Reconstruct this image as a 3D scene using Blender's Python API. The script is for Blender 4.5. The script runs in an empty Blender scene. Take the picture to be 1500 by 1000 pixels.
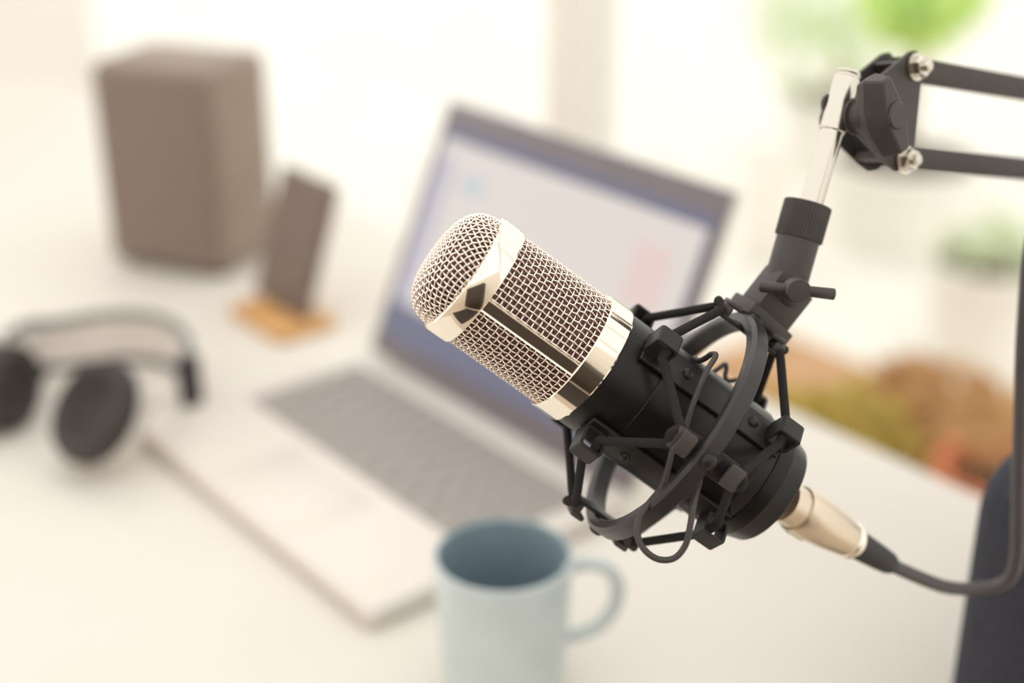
import bpy, bmesh, math, random
from math import sin, cos, pi, radians, sqrt, atan2
from mathutils import Vector, Matrix, noise

V = Vector
SC = bpy.context.scene
COL = SC.collection
random.seed(7)

# ------------------------------------------------------------------ camera, sky, exposure
TZ = 0.73                       # table top height
CAMZ = TZ + 0.503
PITCH = radians(24)
FPX = 2083.0                    # 50 mm on a 36 mm sensor, 1500 px wide
cd = bpy.data.cameras.new('camera')
cam = bpy.data.objects.new('camera', cd)
COL.objects.link(cam)
cam.location = (0, 0, CAMZ)
cam.rotation_euler = (pi / 2 - PITCH, 0, 0)
cd.sensor_width = 36
cd.lens = 50
cd.clip_start = 0.01
cd.dof.use_dof = True
cd.dof.focus_distance = 0.497
cd.dof.aperture_fstop = 3.2
cd.dof.aperture_blades = 0
SC.camera = cam

wd = bpy.data.worlds.new('world')
SC.world = wd
wd.use_nodes = True
bg = wd.node_tree.nodes['Background']
bg.inputs[0].default_value = (1.0, 0.962, 0.905, 1)
bg.inputs[1].default_value = 1.27

sd = bpy.data.lights.new('sun', 'SUN')
sd.energy = 0.22
sd.angle = radians(25)
sd.color = (1.0, 0.93, 0.82)
sun = bpy.data.objects.new('sun', sd)
COL.objects.link(sun)
sun.rotation_euler = V((0.25, -0.75, -0.9)).to_track_quat('-Z', 'Y').to_euler()

SC.view_settings.view_transform = 'Standard'
SC.view_settings.look = 'None'
SC.view_settings.gamma = 1
SC.view_settings.exposure = 0.12
SC.view_settings.use_curve_mapping = False
SC.cycles.use_denoising = True
SC.cycles.max_bounces = 8

CAM = V((0, 0, CAMZ))
RI = V((1, 0, 0))
FW = V((0, cos(PITCH), -sin(PITCH)))
UP = RI.cross(FW)


def cw(px, py, z):
    """point of the place seen at that picture position, z metres ahead of the lens"""
    return CAM + RI * ((px - 750) / FPX * z) + UP * ((500 - py) / FPX * z) + FW * z


def dirc(x, y, z):
    return (RI * x + UP * y + FW * z).normalized()


def gnd(px, py, h=0.0, base=TZ):
    d = RI * ((px - 750) / FPX) + UP * ((500 - py) / FPX) + FW
    t = (base + h - CAM.z) / d.z
    return CAM + d * t


# room axes: HX runs along the table's back edge, NX points to the window
A = radians(50.8)
HX = V((cos(A), -sin(A), 0))
NX = V((sin(A), cos(A), 0))
ZX = V((0, 0, 1))


def hn(h, n, z):
    return HX * h + NX * n + ZX * z


# ------------------------------------------------------------------ materials
MATS = {}


def mat(name, col, rough=0.5, metal=0.0, spec=0.5, noise_amt=0.0, scale=60.0, bump=0.0, bscale=None,
        stretch=(1, 1, 1), coat=0.0, emit=None, estr=0.0, trans=0.0, col2=None, sheen=0.0):
    m = bpy.data.materials.new(name)
    m.use_nodes = True
    nt = m.node_tree
    b = nt.nodes['Principled BSDF']
    b.inputs['Base Color'].default_value = (*col, 1)
    b.inputs['Roughness'].default_value = rough
    b.inputs['Metallic'].default_value = metal
    b.inputs['Specular IOR Level'].default_value = spec
    b.inputs['Coat Weight'].default_value = coat
    b.inputs['Sheen Weight'].default_value = sheen
    if emit:
        b.inputs['Emission Color'].default_value = (*emit, 1)
        b.inputs['Emission Strength'].default_value = estr
    tc = nt.nodes.new('ShaderNodeTexCoord')
    mp = nt.nodes.new('ShaderNodeMapping')
    mp.inputs['Scale'].default_value = stretch
    nt.links.new(tc.outputs['Object'], mp.inputs['Vector'])
    nz = nt.nodes.new('ShaderNodeTexNoise')
    nz.inputs['Scale'].default_value = scale
    nz.inputs['Detail'].default_value = 4
    nt.links.new(mp.outputs[0], nz.inputs['Vector'])
    if noise_amt > 0 or col2:
        rp = nt.nodes.new('ShaderNodeValToRGB')
        c2 = col2 if col2 else tuple(min(1, c * (1 + noise_amt)) for c in col)
        c1 = col if col2 else tuple(c * (1 - noise_amt) for c in col)
        rp.color_ramp.elements[0].color = (*c1, 1)
        rp.color_ramp.elements[1].color = (*c2, 1)
        rp.color_ramp.elements[0].position = 0.35
        rp.color_ramp.elements[1].position = 0.65
        nt.links.new(nz.outputs['Fac'], rp.inputs[0])
        nt.links.new(rp.outputs[0], b.inputs['Base Color'])
    if bump > 0:
        n2 = nt.nodes.new('ShaderNodeTexNoise')
        n2.inputs['Scale'].default_value = bscale or scale * 6
        nt.links.new(mp.outputs[0], n2.inputs['Vector'])
        bp = nt.nodes.new('ShaderNodeBump')
        bp.inputs['Strength'].default_value = bump
        bp.inputs['Distance'].default_value = 0.0004
        nt.links.new(n2.outputs['Fac'], bp.inputs['Height'])
        nt.links.new(bp.outputs[0], b.inputs['Normal'])
    if trans > 0:
        tr = nt.nodes.new('ShaderNodeBsdfTranslucent')
        tr.inputs[0].default_value = (*col, 1)
        mx = nt.nodes.new('ShaderNodeMixShader')
        mx.inputs[0].default_value = trans
        nt.links.new(b.outputs[0], mx.inputs[1])
        nt.links.new(tr.outputs[0], mx.inputs[2])
        nt.links.new(mx.outputs[0], nt.nodes['Material Output'].inputs[0])
    MATS[name] = m
    return m


def fabric_mat(name, col, scale=1400):
    """braided sleeve on the elastic cords"""
    m = mat(name, col, rough=0.85, spec=0.3)
    nt = m.node_tree
    b = nt.nodes['Principled BSDF']
    tc = nt.nodes.new('ShaderNodeTexCoord')
    wv = nt.nodes.new('ShaderNodeTexWave')
    wv.inputs['Scale'].default_value = scale
    wv.inputs['Distortion'].default_value = 1.0
    nt.links.new(tc.outputs['Object'], wv.inputs['Vector'])
    bp = nt.nodes.new('ShaderNodeBump')
    bp.inputs['Strength'].default_value = 0.5
    bp.inputs['Distance'].default_value = 0.0003
    nt.links.new(wv.outputs['Fac'], bp.inputs['Height'])
    nt.links.new(bp.outputs[0], b.inputs['Normal'])
    return m


CHROME = mat('champagne_chrome', (0.93, 0.86, 0.76), rough=0.08, metal=1.0, noise_amt=0.02)
WIRE = mat('grille_wire', (0.97, 0.87, 0.80), rough=0.26, metal=1.0)
STEEL = mat('bright_steel', (0.69, 0.65, 0.58), rough=0.20, metal=1.0)
BRUSH = mat('brushed_nickel', (0.72, 0.62, 0.50), rough=0.33, metal=1.0, noise_amt=0.05, scale=40, bump=0.15)
BLACK = mat('satin_black_enamel', (0.008, 0.0065, 0.0065), rough=0.34, spec=0.32, noise_amt=0.08, scale=90, bump=0.05)
BLACKP = mat('moulded_black_plastic', (0.016, 0.014, 0.014), rough=0.42, spec=0.4, noise_amt=0.08, scale=200, bump=0.10, bscale=1800)
BLACKA = mat('hazed_black_paint', (0.052, 0.043, 0.041), rough=0.46, noise_amt=0.06, scale=160, bump=0.12, bscale=1500)  # black lightened, veiling haze painted into the colour
RUBBER = mat('black_rubber', (0.03, 0.028, 0.03), rough=0.55, bump=0.05)
RINGM = mat('semi_gloss_black', (0.026, 0.023, 0.025), rough=0.36)
CABLE = mat('grey_black_cable_jacket', (0.065, 0.056, 0.060), rough=0.33, noise_amt=0.05)
CORD = fabric_mat('braided_elastic', (0.022, 0.020, 0.021))
INNER = mat('fine_inner_gauze', (0.30, 0.17, 0.14), rough=0.5, metal=0.7, col2=(0.035, 0.018, 0.015), scale=1500, bump=0.6, bscale=1600)
FOAM = mat('dark_capsule', (0.05, 0.03, 0.025), rough=0.9, noise_amt=0.2, scale=300)
TABLE = mat('cream_laminate', (0.79, 0.75, 0.69), spec=0.25, rough=0.6, noise_amt=0.012, scale=8)
TABLEE = mat('table_steel', (0.75, 0.73, 0.70), rough=0.4)
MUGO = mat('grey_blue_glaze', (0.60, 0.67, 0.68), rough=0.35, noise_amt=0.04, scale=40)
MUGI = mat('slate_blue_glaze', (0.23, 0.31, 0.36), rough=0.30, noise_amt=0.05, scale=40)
ALU = mat('laptop_aluminium', (0.76, 0.71, 0.66), rough=0.45, metal=0.15, noise_amt=0.02, scale=300)
BEZEL = mat('hazed_laptop_bezel', (0.19, 0.165, 0.185), rough=0.35, noise_amt=0.04)  # purple-grey includes the haze lying over a darker bezel
KEYW = mat('keyboard_well', (0.36, 0.33, 0.31), rough=0.6, noise_amt=0.05)
KEYM = mat('grey_keycap', (0.36, 0.33, 0.31), rough=0.5, noise_amt=0.05)
SPK = mat('hazed_speaker_cloth', (0.25, 0.195, 0.165), rough=0.85, noise_amt=0.12, scale=500, bump=0.5, bscale=2500)  # dark cloth made paler, lens glare put into its colour
SPKC = mat('hazed_speaker_cabinet', (0.29, 0.225, 0.18), rough=0.5, noise_amt=0.05, scale=20)  # same glare lift mixed into the cabinet colour
PHONE = mat('dark_brown_phone_case', (0.19, 0.14, 0.115), rough=0.6, noise_amt=0.05)
WOOD = mat('honey_wood', (0.72, 0.42, 0.17), rough=0.5, col2=(0.60, 0.33, 0.12), scale=14, stretch=(1, 8, 1))
HPB = mat('headphone_black', (0.035, 0.030, 0.035), rough=0.55, noise_amt=0.1)
HPP = mat('ear_pad_leather', (0.045, 0.038, 0.034), rough=0.7, noise_amt=0.15, scale=120, bump=0.3)
HPS = mat('headphone_silver', (0.70, 0.66, 0.63), rough=0.4, metal=0.2, noise_amt=0.02)
HPG = mat('headband_grey_green', (0.20, 0.21, 0.20), rough=0.6, noise_amt=0.05)
HPL = mat('headband_pale_leather', (0.80, 0.74, 0.70), rough=0.6, noise_amt=0.05)
CHAIR = mat('charcoal_navy_fabric', (0.040, 0.042, 0.056), rough=0.9, noise_amt=0.15, scale=300, bump=0.5, bscale=1500)
CHAIRM = mat('chair_metal', (0.25, 0.25, 0.26), rough=0.35, metal=0.8)
WHITE = mat('white_paint', (0.82, 0.80, 0.77), rough=0.6, noise_amt=0.015, scale=5)
WALLB = mat('warm_wall_paint', (0.86, 0.81, 0.74), rough=0.8, noise_amt=0.03, scale=5)
FRAME = mat('hazed_beige_frame', (0.96, 0.93, 0.88), rough=0.5, noise_amt=0.01)  # paler than the frame itself, haze over its backlit side painted in
FLOORM = mat('pale_oak_floor', (0.66, 0.57, 0.46), rough=0.5, col2=(0.58, 0.49, 0.39), scale=5, stretch=(1, 9, 1))
TERR = mat('pale_terrace_stone', (0.88, 0.86, 0.81), rough=0.8, noise_amt=0.04, scale=3)
TERRA = mat('terracotta', (0.54, 0.31, 0.16), rough=0.8, noise_amt=0.12, scale=12)
REDP = mat('red_clay', (0.85, 0.27, 0.11), rough=0.7, noise_amt=0.1, scale=12)
SOIL = mat('potting_soil', (0.08, 0.05, 0.03), rough=1, noise_amt=0.3, scale=80)
LEAFY = mat('olive_yellow_leaf', (0.62, 0.46, 0.07), rough=0.6, col2=(0.46, 0.36, 0.06), scale=6, trans=0.35)
LEAFG = mat('bright_green_leaf', (0.80, 0.95, 0.36), rough=0.5, col2=(0.66, 0.90, 0.32), scale=3, trans=0.5)
LEAFP = mat('pale_green_leaf', (0.74, 0.86, 0.60), rough=0.5, col2=(0.84, 0.84, 0.68), scale=3, trans=0.5)
BARK = mat('pale_bark', (0.55, 0.42, 0.28), rough=0.9, noise_amt=0.2, scale=30)
CURT = mat('sheer_white_curtain', (0.98, 0.965, 0.95), rough=0.9, noise_amt=0.01, trans=0.6)


def glass_mat():
    m = bpy.data.materials.new('window_glass')
    m.use_nodes = True
    nt = m.node_tree
    nt.nodes.remove(nt.nodes['Principled BSDF'])
    tr = nt.nodes.new('ShaderNodeBsdfTransparent')
    tr.inputs[0].default_value = (0.985, 0.99, 0.985, 1)
    gl = nt.nodes.new('ShaderNodeBsdfGlossy')
    gl.inputs['Roughness'].default_value = 0.02
    mx = nt.nodes.new('ShaderNodeMixShader')
    mx.inputs[0].default_value = 0.03
    nt.links.new(tr.outputs[0], mx.inputs[1])
    nt.links.new(gl.outputs[0], mx.inputs[2])
    nt.links.new(mx.outputs[0], nt.nodes['Material Output'].inputs[0])
    return m


GLASS = glass_mat()


def flat_emit(name, col, s):
    return mat(name, tuple(c * 0.05 for c in col), rough=0.3, emit=col, estr=s)


SCR_BG = flat_emit('screen_slate_blue', (0.15, 0.155, 0.23), 0.85)
SCR_PG = flat_emit('screen_page', (0.70, 0.64, 0.60), 0.9)
SCR_BL = flat_emit('screen_blue_block', (0.34, 0.42, 0.55), 0.9)
SCR_PK = flat_emit('screen_pink_block', (0.74, 0.57, 0.54), 0.9)
SCR_TL = flat_emit('screen_teal_block', (0.52, 0.58, 0.62), 0.9)
SCR_GR = flat_emit('screen_grey_lilac', (0.52, 0.49, 0.56), 0.9)

# ------------------------------------------------------------------ mesh builder (stores points of the place)
WM = {}


class MB:
    def __init__(self, M=None):
        self.v, self.f, self.M = [], [], M or Matrix.Identity(4)

    def add(self, vs, fs, M=None):
        o = len(self.v)
        T = self.M @ M if M is not None else self.M
        self.v += [T @ V(p) for p in vs]
        self.f += [tuple(i + o for i in f) for f in fs]
        return self

    def lathe(self, prof, n=48, M=None, closed=False, a0=0.0, a1=2 * pi):
        full = abs(a1 - a0 - 2 * pi) < 1e-6
        m = n if full else n + 1
        vs = []
        for (r, z) in prof:
            for i in range(m):
                a = a0 + (a1 - a0) * i / n
                vs.append((r * cos(a), r * sin(a), z))
        fs = []
        k = len(prof)
        rng = range(k) if closed else range(k - 1)
        for j in rng:
            for i in range(n):
                i2 = (i + 1) % m
                j2 = (j + 1) % k
                fs.append((j * m + i, j * m + i2, j2 * m + i2, j2 * m + i))
        if not full and closed:
            fs.append(tuple(j * m for j in range(k)))
            fs.append(tuple(j * m + n for j in reversed(range(k))))
        return self.add(vs, fs, M)

    def box(self, c, sz, M=None, bev=0.0, seg=2):
        bm = bmesh.new()
        bmesh.ops.create_cube(bm, size=1)
        for v in bm.verts:
            v.co = V((v.co.x * sz[0], v.co.y * sz[1], v.co.z * sz[2]))
        if bev > 0:
            bmesh.ops.bevel(bm, geom=list(bm.edges), offset=bev, segments=seg, profile=0.5, affect='EDGES')
        bm.verts.index_update()
        vs = [v.co + V(c) for v in bm.verts]
        fs = [tuple(v.index for v in f.verts) for f in bm.faces]
        bm.free()
        return self.add(vs, fs, M)

    def tube(self, path, r, n=10, closed=False, caps=True, flat=1.0, up=None):
        P = [V(p) for p in path]
        k = len(P)
        rs = r if isinstance(r, (list, tuple)) else [r] * k
        T = []
        for i in range(k):
            if closed:
                t = P[(i + 1) % k] - P[(i - 1) % k]
            else:
                t = P[min(i + 1, k - 1)] - P[max(i - 1, 0)]
            T.append(t.normalized() if t.length > 1e-9 else V((0, 0, 1)))
        nrm = up.copy() if up is not None else (V((0, 0, 1)) if abs(T[0].z) < 0.9 else V((1, 0, 0)))
        vs = []
        for i in range(k):
            nrm = (nrm - T[i] * nrm.dot(T[i]))
            nrm = nrm.normalized() if nrm.length > 1e-6 else T[i].orthogonal().normalized()
            b = T[i].cross(nrm)
            for j in range(n):
                a = 2 * pi * j / n
                vs.append(P[i] + nrm * (cos(a) * rs[i] * flat) + b * (sin(a) * rs[i]))
        fs = []
        for i in range(k if closed else k - 1):
            i2 = (i + 1) % k
            for j in range(n):
                j2 = (j + 1) % n
                fs.append((i * n + j, i * n + j2, i2 * n + j2, i2 * n + j))
        if caps and not closed:
            fs.append(tuple(reversed(range(n))))
            fs.append(tuple((k - 1) * n + j for j in range(n)))
        return self.add(vs, fs)

    def prism(self, pts, off, M=None):
        """outline of 3-D points pushed along off"""
        k = len(pts)
        vs = [V(p) for p in pts] + [V(p) + V(off) for p in pts]
        fs = [tuple(reversed(range(k))), tuple(range(k, 2 * k))]
        for i in range(k):
            j = (i + 1) % k
            fs.append((i, j, k + j, k + i))
        return self.add(vs, fs, M)

    def loft(self, rings, M=None):
        k = len(rings[0])
        vs = [V(p) for r in rings for p in r]
        fs = [tuple(reversed(range(k)))]
        for q in range(len(rings) - 1):
            for i in range(k):
                j = (i + 1) % k
                fs.append((q * k + i, q * k + j, (q + 1) * k + j, (q + 1) * k + i))
        fs.append(tuple((len(rings) - 1) * k + i for i in range(k)))
        return self.add(vs, fs, M)

    def build(self, name, m, parent=None, smooth=35, origin=None, bev=0.0):
        me = bpy.data.meshes.new(name)
        PM = WM[parent.name] if parent is not None else Matrix.Translation(origin if origin is not None else V((0, 0, 0)))
        inv = PM.inverted()
        me.from_pydata([inv @ p for p in self.v], [], self.f)
        bm = bmesh.new()
        bm.from_mesh(me)
        bmesh.ops.recalc_face_normals(bm, faces=bm.faces)
        bm.to_mesh(me)
        bm.free()
        me.materials.append(m)
        if smooth:
            for p in me.polygons:
                p.use_smooth = True
            me.set_sharp_from_angle(angle=radians(smooth))
        o = bpy.data.objects.new(name, me)
        COL.objects.link(o)
        if parent is not None:
            o.parent = parent
            WM[o.name] = PM.copy()
        else:
            o.matrix_world = PM
            WM[o.name] = PM.copy()
        if bev > 0:
            md = o.modifiers.new('bevel', 'BEVEL')
            md.width = bev
            md.segments = 2
            md.limit_method = 'ANGLE'
            md.angle_limit = radians(40)
        return o


def tag(o, label=None, cat=None, group=None, kind=None):
    if label:
        o['label'] = label
    if cat:
        o['category'] = cat
    if group:
        o['group'] = group
    if kind:
        o['kind'] = kind
    return o


def empty(name, M, label=None, cat=None, group=None):
    o = bpy.data.objects.new(name, None)
    COL.objects.link(o)
    if isinstance(M, Vector):
        M = Matrix.Translation(M)
    o.matrix_world = M
    o.empty_display_size = 0.02
    WM[o.name] = M.copy()
    return tag(o, label, cat, group)


def copy_tree(o, parent=None):
    c = o.copy()
    COL.objects.link(c)
    if parent is not None:
        c.parent = parent
    for ch in [x for x in bpy.data.objects if x.parent is o]:
        copy_tree(ch, c)
    return c


def frame(origin, z=None, x=None):
    z = z.normalized()
    x = (x - z * x.dot(z)).normalized()
    y = z.cross(x)
    M = Matrix((x, y, z)).transposed().to_4x4()
    M.translation = origin
    return M


def spline(pts, n=8, closed=False):
    P = [V(p) for p in pts]
    k = len(P)
    out = []
    for i in range(k if closed else k - 1):
        if closed:
            a, b, c, d = P[(i - 1) % k], P[i], P[(i + 1) % k], P[(i + 2) % k]
        else:
            a, b, c, d = P[max(i - 1, 0)], P[i], P[i + 1], P[min(i + 2, k - 1)]
        for j in range(n):
            t = j / n
            out.append(0.5 * ((2 * b) + (c - a) * t + (2 * a - 5 * b + 4 * c - d) * t * t + (3 * b - a - 3 * c + d) * t ** 3))
    if not closed:
        out.append(P[-1])
    return out


# ------------------------------------------------------------------ the setting
def struct(name, mb, m, label=None):
    o = mb.build(name, m)
    return tag(o, label, None, None, 'structure')


RM = Matrix((HX, NX, ZX)).transposed().to_4x4()      # room frame: x along table, y to window, z up
WN = 1.02                                            # distance of the window plane
struct('floor', MB(RM).box((-0.3, -1.2, -0.02), (6.4, 4.36, 0.04)), FLOORM)
struct('wall_back', MB(RM).box((-0.3, -3.34, 1.3), (6.4, 0.08, 2.6)), WALLB)
struct('wall_right', MB(RM).box((2.86, -1.2, 1.3), (0.08, 4.36, 2.6)), WALLB)
struct('ground_terrace', MB(RM).box((-1.0, 7.1, -0.05), (22.0, 12.1, 0.06)), TERR)

# window wall: a sliding glazed front, its frame and panes
f = MB(RM)
H0, H1 = -3.4, 2.8
f.box(((H0 + H1) / 2, WN, 2.55), (H1 - H0, 0.07, 0.10), bev=0.006)
f.box(((H0 + H1) / 2, WN, 0.03), (H1 - H0, 0.07, 0.06), bev=0.006)
wf = tag(f.build('window_1', FRAME), None, None, None, 'structure')


def h_at(px, n):
    """table-direction coordinate of a vertical line at picture column px standing on the plane n"""
    d = RI * ((px - 750) / FPX) + UP * (350 / FPX) + FW
    d.z = 0
    p = d * (n / d.dot(NX))
    return p.dot(HX)


posts = [H0, h_at(850, WN), h_at(850, WN) + 1.35, H1]
for x in posts:
    MB(RM).box((x, WN, 1.28), (0.055, 0.06, 2.46), bev=0.005).build('mullion', FRAME, wf)
for a, b in zip(posts[:-1], posts[1:]):
    MB(RM).box(((a + b) / 2, WN, 1.28), (b - a - 0.055, 0.006, 2.44)).build('pane', GLASS, wf)

# sheer curtain at the far left of the window
cm = MB(RM)
hc0, hc1 = -3.35, h_at(150, WN - 0.1)
vs, fs = [], []
NCX, NCZ = 160, 8
for side in (0, 1):
    for j in range(NCZ + 1):
        for i in range(NCX + 1):
            u = i / NCX
            x = hc0 + (hc1 - hc0) * u
            y = WN - 0.10 + 0.016 * sin(u * 2 * pi * 17) + 0.006 * sin(u * 61) - side * 0.0012
            vs.append((x, y, 0.02 + 2.44 * j / NCZ))
W1 = NCX + 1
for side in (0, 1):
    o = side * W1 * (NCZ + 1)
    for j in range(NCZ):
        for i in range(NCX):
            q = (o + j * W1 + i, o + j * W1 + i + 1, o + (j + 1) * W1 + i + 1, o + (j + 1) * W1 + i)
            fs.append(q if side else q[::-1])
cm.add(vs, fs)
tag(cm.build('curtain', CURT), 'sheer white curtain hanging at the left end of the window', 'curtain')

# ------------------------------------------------------------------ table
tb = empty('desk', hn(-1.2, 0.35, 0), 'wide cream white desk carrying the laptop, mug and headphones', 'table')
TH0, TH1, TN0, TN1 = -2.12, -0.335, -0.12, 0.80
MB(RM).box(((TH0 + TH1) / 2, (TN0 + TN1) / 2, TZ - 0.0125), (TH1 - TH0, TN1 - TN0, 0.025), bev=0.002).build('tabletop', TABLE, tb)
for x in (TH0 + 0.06, TH1 - 0.56):
    for y in (TN0 + 0.06, TN1 - 0.06):
        MB(RM).box((x, y, (TZ - 0.0251) / 2), (0.04, 0.04, TZ - 0.0251), bev=0.004).build('leg', TABLEE, tb)

# ------------------------------------------------------------------ laptop
LY = 0.886
lh = V((cos(LY), -sin(LY), 0))
ln = V((sin(LY), cos(LY), 0))
LW, LD, LSH = 0.314, 0.214, 0.217
L0 = V((-0.117, 1.080, TZ))                        # hinge, left end
LM = Matrix((lh, ln, ZX)).transposed().to_4x4()
LM.translation = L0
lap = empty('laptop', L0.copy(), 'open silver laptop with dark screen border, showing a pale page', 'laptop')
b = MB(LM)
b.box((LW / 2, -LD / 2, 0.0085), (LW, LD, 0.013), bev=0.005, seg=3)
for x in (0.03, LW - 0.03):
    for y in (-0.02, -LD + 0.02):
        b.box((x, y, 0.001), (0.02, 0.006, 0.0022))
b.build('base', ALU, lap)
MB(LM).box((LW / 2, -LD + 0.043, 0.0151), (0.105, 0.066, 0.0006), bev=0.0002).build('trackpad', ALU, lap)
KX0, KX1, KY0, KY1 = 0.018, LW - 0.018, -0.126, -0.026
kb = MB(LM).box(((KX0 + KX1) / 2, (KY0 + KY1) / 2, 0.0151), (KX1 - KX0, KY1 - KY0, 0.0008), bev=0.0003).build('keyboard', KEYW, lap)
rows = [14, 14, 13, 12, 11]
rh = (KY1 - KY0 - 0.003) / 5.0
keyp = {}
for r, n in enumerate(rows):
    kw = (KX1 - KX0 - 0.003) / n
    for i in range(n):
        if n not in keyp:
            me = MB().box((0, 0, 0), (kw - 0.003, rh - 0.003, 0.0012), bev=0.0004, seg=1)
            o = me.build('key', KEYM, None)
            keyp[n] = o.data
            bpy.data.objects.remove(o)
        o = bpy.data.objects.new('key', keyp[n])
        COL.objects.link(o)
        o.parent = kb
        p = LM @ V((KX0 + 0.0015 + kw * (i + 0.5), KY1 - 0.0015 - rh * (r + 0.5), 0.0163))
        o.matrix_local = WM[kb.name].inverted() @ (Matrix.Translation(p) @ LM.to_3x3().to_4x4())
OPEN = 1.153
sd_ = ln * cos(OPEN) + ZX * sin(OPEN)              # up the screen
sn_ = lh.cross(sd_)                                # out of the back of the screen?
if sn_.dot(ln) > 0:
    sn_ = -sn_
SM = Matrix((lh, sd_, lh.cross(sd_))).transposed().to_4x4()
SM.translation = L0 + ZX * 0.0155 - ln * 0.002
fz = 1 if lh.cross(sd_).dot(ln) < 0 else -1
MB(SM).box((LW / 2, LSH / 2, -fz * 0.0035), (LW, LSH, 0.006), bev=0.0025).build('lid', ALU, lap)
MB(SM).box((LW / 2, LSH / 2, fz * 0.0001), (LW - 0.003, LSH - 0.003, 0.0012), bev=0.0004).build('screen_border', BEZEL, lap)
scr = MB(SM).box((LW / 2, LSH / 2 - 0.001, fz * 0.0009), (LW - 0.018, LSH - 0.038, 0.0006)).build('display', SCR_BG, lap)


def scrblk(name, x0, y0, x1, y1, m, lv=1):
    MB(SM).box(((x0 + x1) / 2, (y0 + y1) / 2, fz * (0.0012 + 0.0002 * lv)), (x1 - x0, y1 - y0, 0.0002)).build(name, m, scr)


scrblk('page', 0.012, 0.048, LW - 0.012, LSH - 0.030, SCR_PG)
scrblk('sidebar', 0.012, 0.048, 0.034, LSH - 0.045, SCR_GR, 2)
scrblk('toolbar', 0.048, 0.150, 0.075, 0.164, SCR_TL, 2)
scrblk('picture', 0.110, 0.095, 0.150, 0.125, SCR_BL, 2)
scrblk('picture', 0.160, 0.060, 0.225, 0.100, SCR_TL, 2)
scrblk('picture', 0.170, 0.108, 0.190, 0.125, SCR_PK, 2)
scrblk('picture', 0.245, 0.120, 0.282, 0.165, SCR_PK, 2)
scrblk('picture', 0.060, 0.060, 0.120, 0.080, SCR_BL, 2)
MB(frame(L0 + ZX * 0.0135 + ln * 0.001, z=lh, x=ZX)).lathe([(0, 0.03), (0.0045, 0.03), (0.0045, LW - 0.03), (0, LW - 0.03)], n=16).build('hinge', BEZEL, lap)

# ------------------------------------------------------------------ mug
MH, MR = 0.085, 0.0382
mc = gnd(737, 810, MH)
mug0 = V((mc.x, mc.y, TZ))
mug = empty('mug', mug0.copy(), 'pale grey blue mug with a dark slate inside on the desk', 'mug')
MMX = Matrix.Translation(mug0)
t = 0.0032
MB(MMX).lathe([(0, 0.0), (MR * .80, 0.0), (MR * .86, 0.0025), (MR * .90, 0.012), (MR * .955, MH * .6), (MR, MH - 0.0015),
               (MR - 0.0007, MH - 0.0003), (MR - t * .5, MH)], n=72).build('body', MUGO, mug, smooth=60)
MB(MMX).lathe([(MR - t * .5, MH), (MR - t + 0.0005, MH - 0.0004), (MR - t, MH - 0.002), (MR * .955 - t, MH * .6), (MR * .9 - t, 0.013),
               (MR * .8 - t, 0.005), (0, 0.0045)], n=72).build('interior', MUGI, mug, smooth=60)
hd = V((1, 0.12, 0)).normalized()
hp = [(0.0362, MH - 0.013), (0.040, MH - 0.0105), (0.052, MH - 0.011), (0.0615, MH - 0.019), (0.0640, MH - 0.030), (0.0615, MH - 0.042), (0.0525, MH - 0.0525), (0.040, MH - 0.057), (0.0350, MH - 0.057)]
MB().tube(spline([mug0 + hd * a + ZX * z for a, z in hp], 6), 0.0040, n=12, flat=1.0).build('handle', MUGO, mug, smooth=80)

# ------------------------------------------------------------------ speaker
sp0 = gnd(330, 413)
sx = V((-0.106, 0.042, 0)).normalized()            # along the front face, to the left
sy = V((0.042, 0.106, 0)).normalized()             # to the back
SPM = Matrix((sx, sy, ZX)).transposed().to_4x4()
SPM.translation = sp0
spk = empty('bookshelf_speaker', sp0 + sx * 0.057 + sy * 0.05, 'tall rounded dark speaker, painted taupe for lens haze, at the back left of the desk', 'speaker')
SW, SD, SHH = 0.133, 0.106, 0.201
MB(SPM).box((SW / 2, SD / 2 + 0.002, SHH / 2 + 0.003), (SW, SD - 0.004, SHH - 0.003), bev=0.011, seg=4).build('cabinet', SPKC, spk, smooth=50)
MB(SPM).box((SW / 2, 0.002, SHH / 2 + 0.002), (SW - 0.012, 0.007, SHH - 0.014), bev=0.003, seg=3).build('front_grille', SPK, spk, smooth=50)
for q in ((.02, .02), (SW - .02, .02), (.02, SD - .02), (SW - .02, SD - .02)):
    MB(SPM).lathe([(0, 0), (0.007, 0), (0.007, 0.0048), (0, 0.0048)], n=16, M=Matrix.Translation((q[0], q[1], 0))).build('foot', RUBBER, spk)

# ------------------------------------------------------------------ phone on a little wooden stand
ph0 = gnd(449, 484)
lean = radians(71)
pu = NX * cos(lean) + ZX * sin(lean)
PMX = Matrix((-HX, pu, (-HX).cross(pu))).transposed().to_4x4()
PMX.translation = ph0 + ZX * 0.011
ph = empty('phone', ph0 + ZX * 0.010, 'dark brown phone leaning back beside the speaker on a wooden stand', 'phone')
MB(PMX).box((0.042, 0.0605, 0), (0.088, 0.121, 0.008), bev=0.003, seg=3).build('case', PHONE, ph)
MB(PMX).box((0.042, 0.0605, (-1 if (-HX).cross(pu).dot(NX) > 0 else 1) * 0.0042), (0.080, 0.113, 0.0006), bev=0.0002).build('screen', PHONE, ph)
WMX = RM.copy()
WMX.translation = ph0
ws = empty('wooden_stand', ph0.copy(), 'small honey coloured wooden stand holding the dark phone', 'stand')
st = MB(WMX)
st.box((-0.030, -0.006, 0.005), (0.088, 0.060, 0.0095), bev=0.002)
st.build('base', WOOD, ws)
MB(WMX).box((-0.034, -0.012, 0.0115), (0.080, 0.006, 0.004), bev=0.001).build('lip', WOOD, ws)
sb = MB(WMX)
q0 = V((-0.082, 0.0115, 0.0085))
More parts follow.
